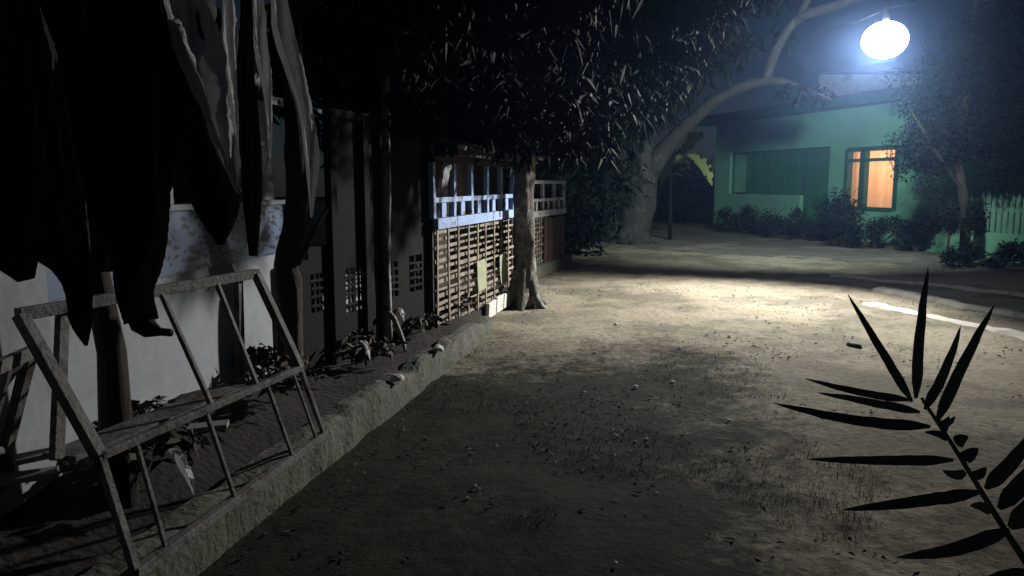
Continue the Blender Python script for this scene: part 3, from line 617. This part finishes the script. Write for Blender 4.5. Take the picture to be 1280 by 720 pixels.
topiary(1217, 13.8, 1.25, .2, 'fuller topiary standing right of its twin by the picket fence', 22)
# dark hedge mass closing the far left gap and the far back
tag(leaves('far_foliage', 'leaf2', None, rc([dep(715, 270, 20), dep(730, 230, 21), dep(700, 220, 20), dep(850, 250, 30), dep(870, 230, 31), dep(690, 290, 16), dep(720, 295, 17)], (.7, .8, .5), 60, .3, .8, 31), 9000, .25, .08, .3, 31), 'dark distant undergrowth massed behind the big tree', 'undergrowth', None, 'stuff')
# back wall fence far left of the green house
m1 = MB(); m1.beam((-4, 33, .9), (9.0, 33, .9), .1, 1.8); tag(m1.build('boundary_wall', 'darkwood'), 'low dark wall far behind the big tree', 'wall')
# small banana plant with a bright hanging leaf
def blade(mb, pts, widths, seed, ragged=.25, pleat=.25, nu=30, nv=9, side=None):
    g = random.Random(seed); P = [Vector(p) for p in spline([tuple(p) for p in pts], nu)]; W = spline([(w,) for w in widths], nu); o = len(mb.v); ph = g.uniform(0, 6)
    for i, p in enumerate(P):
        d = (P[min(i+1, nu-1)]-P[max(i-1, 0)]).normalized(); s = side if side else Vector((1, .25, 0)); s = (s-d*s.dot(d)).normalized(); n_ = d.cross(s)
        w = max(.002, W[i][0])
        for j in range(nv):
            t = (j/(nv-1)-.5)*2; fold = abs(t)*w*.35+pleat*w*.5*math.sin(t*7+ph+i*.13)+pleat*w*.3*noise.noise(Vector((t*3, i*.25, seed)))
            e = 1+(ragged*noise.noise(Vector((i*.9, t*9, seed*3.1))) if abs(t) > .7 else 0)
            mb.v.append(tuple(p+s*(t*w*.5*e)+n_*fold))
    for i in range(nu-1):
        for j in range(nv-1):
            if j in (0, nv-2) and nu < 60 and g.random() < ragged*.5: continue
            a = o+i*nv+j; mb.f.append((a, a+1, a+nv+1, a+nv))
b = dep(838, 285, 20.6); b.z = 0
bp = empty('banana_plant', b, 'small banana plant with one pale ribbed leaf right of the big trunk', 'banana plant')
MB().tube([b, dep(838, 240, 20.6), dep(838, 205, 20.6)], [.06, .05, .04], 10).build('stem', 'blackwood', bp, smooth=True)
for i, (pts, w, mm) in enumerate((([dep(838, 206, 20.6), dep(858, 196, 20.2), dep(878, 210, 19.8), dep(890, 232, 19.6)], [.05, .28, .36, .05], 'banana'), ([dep(838, 206, 20.6), dep(845, 190, 20.5), dep(832, 205, 20.4), dep(826, 235, 20.3)], [.05, .3, .3, .04], 'leaf'), ([dep(838, 206, 20.6), dep(862, 180, 20.8), dep(870, 165, 21), dep(880, 172, 21.2)], [.05, .3, .3, .04], 'leaf'))):
    m1 = MB(); blade(m1, pts, w, 40+i, .6, .15); m1.build('leaf', mm, bp, smooth=True)

# ------------------------------------------------------------------ foreground banana plant with dead hanging leaves
sb = at(140, 530, .4); sb = dep(142, 520, 3.0); sb.z = .1
crown = Vector((sb.x+.05, 2.7, 2.75))
fb = empty('banana_plant', sb, 'large banana plant hung with dead leaves filling the upper left corner', 'banana plant')
MB().tube([sb, dep(140, 440, 3.0), dep(128, 380, 2.98), sb*.5+crown*.5+Vector((-.03, 0, .1)), crown], [.075, .055, .05, .06, .05], 12, .05, 2).build('stem', 'darkdry', fb, smooth=True)
def hang(pp, ww, m, seed, ragged=.3, pleat=.3, side=None, nu=44):
    if m == 'dryleaf': side = Vector((.15, 1, 0)); ww = [w*1.9 for w in ww]; pleat *= .35; ragged *= .5
    nu = 110
    if m == 'darkdry': ragged = .05
    pts = [dep(x, y, Y) for x, y, Y in pp]; first = pts[0]
    pts = [crown, crown*.5+first*.5+Vector((0, 0, .25))]+pts; W = [.03, .03]+[w*pp[min(i, len(pp)-1)][2]/960 for i, w in enumerate(ww)]
    m1 = MB(); blade(m1, pts, W, seed, ragged, pleat, nu, 15, side); o = m1.build('leaf', m, fb, smooth=True)
hang([(318, -70, 2.2), (342, 50, 2.15), (372, 140, 2.1), (381, 200, 2.1), (388, 272, 2.1)], [10, 26, 20, 17, 3], 'dryleaf', 1, .25, .25)
hang([(180, -70, 1.9), (215, 40, 1.9), (250, 130, 1.9), (272, 185, 1.9), (296, 243, 1.9)], [30, 46, 34, 26, 4], 'dryleaf', 2, .3, .5)
hang([(262, -70, 2.3), (280, 60, 2.3), (290, 150, 2.3), (300, 240, 2.3)], [8, 20, 18, 4], 'dryleaf', 12, .3, .4)
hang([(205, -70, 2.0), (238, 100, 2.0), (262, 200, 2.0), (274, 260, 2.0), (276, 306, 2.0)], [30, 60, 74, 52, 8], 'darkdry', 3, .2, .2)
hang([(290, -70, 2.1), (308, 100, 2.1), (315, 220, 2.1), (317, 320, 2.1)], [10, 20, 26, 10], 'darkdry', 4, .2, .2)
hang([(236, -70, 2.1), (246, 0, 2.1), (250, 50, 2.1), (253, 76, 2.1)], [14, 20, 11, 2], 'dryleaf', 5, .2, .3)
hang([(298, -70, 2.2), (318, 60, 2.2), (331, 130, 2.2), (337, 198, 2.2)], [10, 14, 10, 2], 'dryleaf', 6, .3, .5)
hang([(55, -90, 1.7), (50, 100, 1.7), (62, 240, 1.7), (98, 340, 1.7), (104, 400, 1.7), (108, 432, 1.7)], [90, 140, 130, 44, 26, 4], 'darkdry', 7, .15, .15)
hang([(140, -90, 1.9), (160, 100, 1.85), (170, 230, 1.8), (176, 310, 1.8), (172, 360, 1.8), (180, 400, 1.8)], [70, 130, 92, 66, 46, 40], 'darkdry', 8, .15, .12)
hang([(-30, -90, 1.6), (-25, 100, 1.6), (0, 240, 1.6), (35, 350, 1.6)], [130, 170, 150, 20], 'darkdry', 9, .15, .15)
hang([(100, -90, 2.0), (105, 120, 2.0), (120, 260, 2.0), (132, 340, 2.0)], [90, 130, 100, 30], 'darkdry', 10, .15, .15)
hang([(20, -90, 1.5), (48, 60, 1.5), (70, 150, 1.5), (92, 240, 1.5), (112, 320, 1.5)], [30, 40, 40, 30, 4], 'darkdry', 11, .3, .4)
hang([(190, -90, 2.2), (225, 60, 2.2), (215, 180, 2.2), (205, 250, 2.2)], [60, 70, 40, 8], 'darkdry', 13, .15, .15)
# curled dry tip at the end of the lowest leaf
P = [dep(*p) for p in ((176, 395, 1.8), (178, 404, 1.8), (187, 411, 1.8), (200, 415, 1.79), (214, 416, 1.78))]
MB().tube(P, [.034, .032, .022, .010, .009], 9, .1, 4).build('leaf_tip', 'darkdry', fb, smooth=True)

# ------------------------------------------------------------------ palm frond at right foreground
pr = [dep(x, y, Y) for x, y, Y in ((1152, 497, 1.75), (1160, 510, 1.74), (1188, 552, 1.7), (1222, 607, 1.62), (1256, 662, 1.52), (1300, 730, 1.4), (1380, 860, 1.25))]
root = Vector((1.62, .7, 0)); pr += [Vector((1.25, .95, .42)), root]
pl = empty('palm_sapling', root, 'young palm with one sparse frond reaching in from the lower right corner', 'palm')
fr = MB().tube([Vector(p) for p in spline([tuple(p) for p in pr], 40)], [.0035+.006*i/39 for i in range(40)], 8).build('frond', 'palm', pl, smooth=True)
def leaflet(a, b, w, Ya, Yb, sag=0, seed=0):
    A, B = dep(a[0], a[1], Ya), dep(b[0], b[1], Yb); m1 = MB(); n = 16; g = random.Random(seed); d = (B-A).normalized()
    vw = ((A+B)/2-Vector((0, 0, CAMZ))).normalized(); s = d.cross(vw).normalized(); W = w*1.7/960
    for i in range(n+1):
        u = i/n; p = A.lerp(B, u)+Vector((0, 0, -sag*math.sin(math.pi*u)))+s*(.006*math.sin(seed*2.3)*math.sin(math.pi*u)+.0012*noise.noise(Vector((u*6, seed*1.3, 2)))); ww = W*(min(1, u*5+.25))*(1-u**2.6)**.8*.5+.0006; r = 1+.10*noise.noise(Vector((u*14, seed, 0)))
        m1.v += [tuple(p-s*ww*r), tuple(p+vw*ww*.35), tuple(p+s*ww*(2-r))]
    m1.f = [(3*i+j, 3*i+j+1, 3*i+j+4, 3*i+j+3) for i in range(n) for j in range(2)]
    o = m1.build('leaflet', 'palm', fr); o.modifiers.new('s', 'SOLIDIFY').thickness = .0008
LF = [((1140, 502), (1060, 368), 11, 0), ((1145, 498), (1160, 334), 13, 0), ((1156, 512), (1201, 408), 12, 0), ((1171, 527), (1243, 381), 14, 0),
      ((1137, 500), (1006, 473), 10, .004), ((1150, 515), (1022, 491), 11, .004), ((1163, 533), (966, 503), 14, .006), ((1192, 575), (1008, 574), 13, .004),
      ((1226, 615), (1052, 637), 15, .006), ((1262, 662), (1120, 697), 17, .006), ((1232, 611), (1300, 530), 17, 0), ((1249, 636), (1330, 548), 20, 0), ((1262, 660), (1350, 590), 22, 0),
      ((1172, 530), (1194, 521), 10, 0), ((1196, 556), (1210, 545), 15, 0), ((1204, 575), (1222, 560), 16, 0), ((1186, 549), (1156, 540), 9, 0), ((1208, 592), (1178, 588), 12, 0), ((1215, 596), (1233, 584), 12, 0), ((1290, 715), (1200, 740), 18, 0), ((1285, 700), (1345, 660), 20, 0), ((1240, 640), (1212, 632), 12, 0), ((1180, 540), (1186, 520), 8, 0)]
for i, (a, b, w, sg) in enumerate(LF):
    t = (a[1]-497)/230; Y0 = 1.75-.33*max(0, t); leaflet(a, b, w, Y0, Y0+(.06 if i % 2 else -.05), sg, i)

# ------------------------------------------------------------------ small things on the ground
pos = [(795, 484, 'pale pebble in the middle of the yard, left of a nearly equal one'), (841, 478, 'pale pebble in the middle of the yard, a little right and beyond its twin'), (911, 527, 'pebble on dark grass below the middle of the yard'), (1028, 524, 'bright round pebble just left of the palm leaflets'), (594, 611, 'small pebble on dark grass near the kerb'), (912, 420, 'flat white scrap on the brightest dirt'), (884, 420, 'small white chip beside the flat white scrap'), (945, 449, 'white chip between the bright dirt and dark grass'), (730, 492, 'tiny chip left of the two pale pebbles'), (935, 460, 'faint chip below the white chip on pale dirt'), (744, 440, 'small chip at the edge of the lit dirt left of centre'), (850, 436, 'tiny chip on lit dirt near the yard centre'), (1130, 470, 'small stone behind the tall palm leaflet'), (770, 712, 'pebble at the bottom edge of the photo'), (770,405,'tiny stone on bright dirt between tree roots and leaf')]
for i, (x, y, lab) in enumerate(pos):
    p = at(x, y, .012); s = rnd.uniform(.010, .016)*(.45+p.y*.085)*(1.7 if i == 5 else 1); rock('pebble', p+Vector((0, 0, .002+gz(p.x, p.y))), (s*1.3, s, s*.6), 'stone', lab, 'pebble', 'pebbles scattered on the dirt yard', i+1)
p = at(1068, 428, .02); rock('dead_leaf', p+Vector((0, 0, gz(p.x, p.y))), (.085, .05, .022), 'litter', 'curled brown dead leaf on the lit dirt beside the palm', 'leaf', None, 77)
p = at(615, 395, .0)
for i, (x, y, z, s, lab) in enumerate(((548, 437, .29, .05, 'broken concrete lump on the kerb nearest the lattice'), (497, 474, .29, .055, 'pale broken lump on the kerb below the slim trunk'), (372, 452, .42, .04, 'pale stone lying at the top right corner of the frame'))):
    rock('rubble', at(x, y, z-.07)+Vector((0, 0, .01)), (s, s*.8, s*.5), 'slab', lab, 'rubble', 'rubble by the kerb', i+40)
# litter and grass (uncountable)
def scatter_stuff(name, m, n, area, ln, wd, seed, label, cat, upright=False):
    g = np.random.default_rng(seed); mb = MB()
    for i in range(n):
        x, y = area(g)
        if x is None: continue
        z = gz(x, y) if x > kx(y) else .22
        if upright:
            h = ln*g.uniform(.5, 1.3); a = g.uniform(0, 6.28); l = g.normal(0, .6, 2)*h; c, s = math.cos(a)*wd, math.sin(a)*wd
            mb.add([(x-c, y-s, z-.005), (x+c, y+s, z-.005), (x+l[0], y+l[1], z+h)], [(0, 1, 2)])
        else:
            a = g.uniform(0, 6.28); L_ = ln*g.uniform(.5, 1.4); c, s = math.cos(a), math.sin(a); w_ = wd*g.uniform(.5, 1.3); z += .006
            mb.add([(x-c*L_, y-s*L_, z), (x+s*w_, y-c*w_, z+.012*g.random()), (x+c*L_, y+s*L_, z+.02*g.random()), (x-s*w_, y+c*w_, z+.012*g.random())], [(0, 1, 2), (0, 2, 3)])
    tag(mb.build(name, m), label, cat, None, 'stuff')
def near(g):
    y = 1.5+g.random()**1.3*8; x = kx(y)+.02+g.random()**1.2*(1.2+.75*y)
    if noise.noise(Vector((x*.9, y*.9, 8)))+noise.noise(Vector((x*3, y*3, 8)))*.5 < .12+2*max(0, y-6.6, (x-.9-.2*y)*1.2): return None, None
    return x, y
scatter_stuff('short_grass', 'grass', 60000, near, .022, .002, 5, 'short patchy grass growing on the shaded near yard', 'grass', True)
def allyard(g):
    y = 1.5+g.random()*14; x = kx(y)+.05+g.random()*(2+.75*y)
    return (x, y) if noise.noise(Vector((x*.8, y*.8, 4)))+.6*noise.noise(Vector((x*2.6, y*2.6, 4))) > .12 or x-kx(y) < .15+.2*g.random() else (None, None)
scatter_stuff('leaf_litter', 'litter', 5200, allyard, .018, .008, 6, 'small dry leaf fragments strewn over the dirt yard', 'leaf litter')
def bedarea(g): y = 1.5+g.random()*7; return kx(y)-.25-g.random()*.9, y
def bedpts(g): x, y = bedarea(g); return x, y
m1 = MB(); g = np.random.default_rng(9)
lc = [(tuple((kx(y)-.25-k, y, .28 if y > 5 else .4)), (.25, .3, .06)) for y, k in [(2+.4*i, .2+.35*(i % 3)) for i in range(17)]]
tag(leaves('bed_litter', 'litter', None, lc, 2600, .10, .04, .05, 9), 'heaped dead leaves covering the dark planting bed', 'leaf litter', None, 'stuff')
for i, (px, py, s, lab) in enumerate(((222, 595, .10, 'pale curled leaf on the bed seen through the frame'), (455, 440, .07, 'pale curled leaf in the bed right of the frame'), (500, 395, .06, 'pale leaf by the foot of the slim trunk'))):
    p = at(px, py, .36); m1 = MB(); blade(m1, [p+Vector((-s*.4, .02, s)), p+Vector((0, 0, s*.8)), p+Vector((s*.3, 0, 0)), p+Vector((s*.6, 0, -s*.8))], [.01, .05, .045, .004], 60+i, .3, .5, 14, 7, Vector((0, 1, .2)))
    tag(m1.build('dead_leaf', 'dryleaf', smooth=True), lab, 'leaf')

# ------------------------------------------------------------------ lamp on its cable
LP = dep(1106, 50, 11.0)
lt = empty('hanging_lamp', LP, 'bright white lamp hanging on a cable over the yard, globe enlarged to hold its glare', 'lamp')
GRX, GRZ = .30, .25  # oversized globe, the lamp's glare is built into its size
m1 = MB(); nr = 16; rings = []
for i in range(nr+1):
    a = -math.pi/2+math.pi*i/nr; rings.append((LP+Vector((0, 0, math.sin(a)*GRZ)), max(.003, math.cos(a)*GRX)))
n = 28; vs = [c+Vector((math.cos(k*math.tau/n)*r, math.sin(k*math.tau/n)*r, 0)) for c, r in rings for k in range(n)]
m1.add(vs, [(i*n+k, i*n+(k+1) % n, (i+1)*n+(k+1) % n, (i+1)*n+k) for i in range(nr) for k in range(n)])
globe = m1.build('globe', globe_mat(32.0, (.86, .93, 1.0)), lt, smooth=True)
MB().tube([LP+Vector((0, 0, GRZ-.01)), LP+Vector((0, 0, GRZ+.05)), LP+Vector((0, 0, GRZ+.12)), LP+Vector((0, 0, GRZ+.16))], [.05, .045, .03, .02], 16).build('socket', 'metal', lt, smooth=True)
ca, cb = dep(1000, 22, 16.5), dep(1300, -30, 12.5)
top = LP+Vector((0, 0, GRZ+.17)); P = [ca+(top-ca)*(i/14)-Vector((0, 0, .35*math.sin(math.pi*i/14)))*.6 for i in range(15)]+[top+(cb-top)*(i/10) for i in range(1, 11)]
tag(MB().tube(P, .008, 6).build('power_cable', 'cable'), 'thin cable carrying the globe lamp between the tree limb and the right edge', 'cable')
def light(name, typ, loc, e, col, **k):
    l = bpy.data.lights.new(name, typ); l.energy = e; l.color = col; o = bpy.data.objects.new(name, l); C.objects.link(o); o.location = loc
    for a, v in k.items(): setattr(l, a, v)
    return o
sp = light('lamp_beam', 'SPOT', LP+Vector((0, 0, 0)), 6200, (1.0, .985, .94), spot_size=R(101), spot_blend=1.0, shadow_soft_size=.12)
sp.rotation_euler = (Vector((1.7, 8.8, 0))-sp.location).to_track_quat('-Z', 'Y').to_euler()
sb2 = light('house_fill_beam', 'SPOT', LP+Vector((.0, 0, .05)), 4200, (.84, 1.0, .94), spot_size=R(112), spot_blend=1, shadow_soft_size=.12)  # extra spot added inside the globe to brighten the house and far trees
sb2.rotation_euler = Vector((.08, 1, -.17)).to_track_quat('-Z', 'Y').to_euler()
# room lamp behind the orange curtain
light('room_lamp', 'POINT', gp((U[1057]+U[1122])/2, 2.4, -1.5), 210, (1, .74, .46), shadow_soft_size=.15)

# ------------------------------------------------------------------ haze added for the lamp's glow, night sky, moon-weak sun
m = bpy.data.materials.new('haze'); m.use_nodes = True; nt = m.node_tree; nt.nodes.clear(); out = nd(nt, 'ShaderNodeOutputMaterial'); v = nd(nt, 'ShaderNodeVolumePrincipled')
v.inputs['Color'].default_value = (.3, .5, 1, 1); v.inputs['Density'].default_value = .0031; v.inputs['Anisotropy'].default_value = .9; nt.links.new(v.outputs[0], out.inputs['Volume'])
hz = MB().beam((0, -20, 5.5), (0, 95, 5.5), 130, 13.5).build('haze', m); tag(hz, kind='stuff', label='thin haze added to give the bright lamp its glow', cat='haze')

w = bpy.data.worlds.new('World'); scn.world = w; w.use_nodes = True; nt = w.node_tree; bg = nt.nodes['Background']
sky = nt.nodes.new('ShaderNodeTexSky'); sky.sky_type = 'NISHITA'; sky.sun_disc = False; sky.sun_elevation = R(20); sky.sun_rotation = R(200)
sky.dust_density = .3; sky.ozone_density = 4
nt.links.new(sky.outputs[0], bg.inputs[0]); bg.inputs[1].default_value = .0035
s = light('sun', 'SUN', (0, 0, 10), .0004, (.8, .88, 1), angle=R(5)); s.rotation_euler = (R(60), 0, R(200))

cam = bpy.data.cameras.new('camera'); cam.lens = 27; cam.sensor_width = 36; cam.clip_end = 500; cam.clip_start = .05
co = bpy.data.objects.new('camera', cam); C.objects.link(co); co.location = (0, 0, CAMZ); co.rotation_euler = (math.pi/2-PITCH, 0, 0); scn.camera = co
scn.view_settings.view_transform = 'Standard'; scn.view_settings.look = 'None'; scn.view_settings.exposure = 0; scn.view_settings.gamma = 1
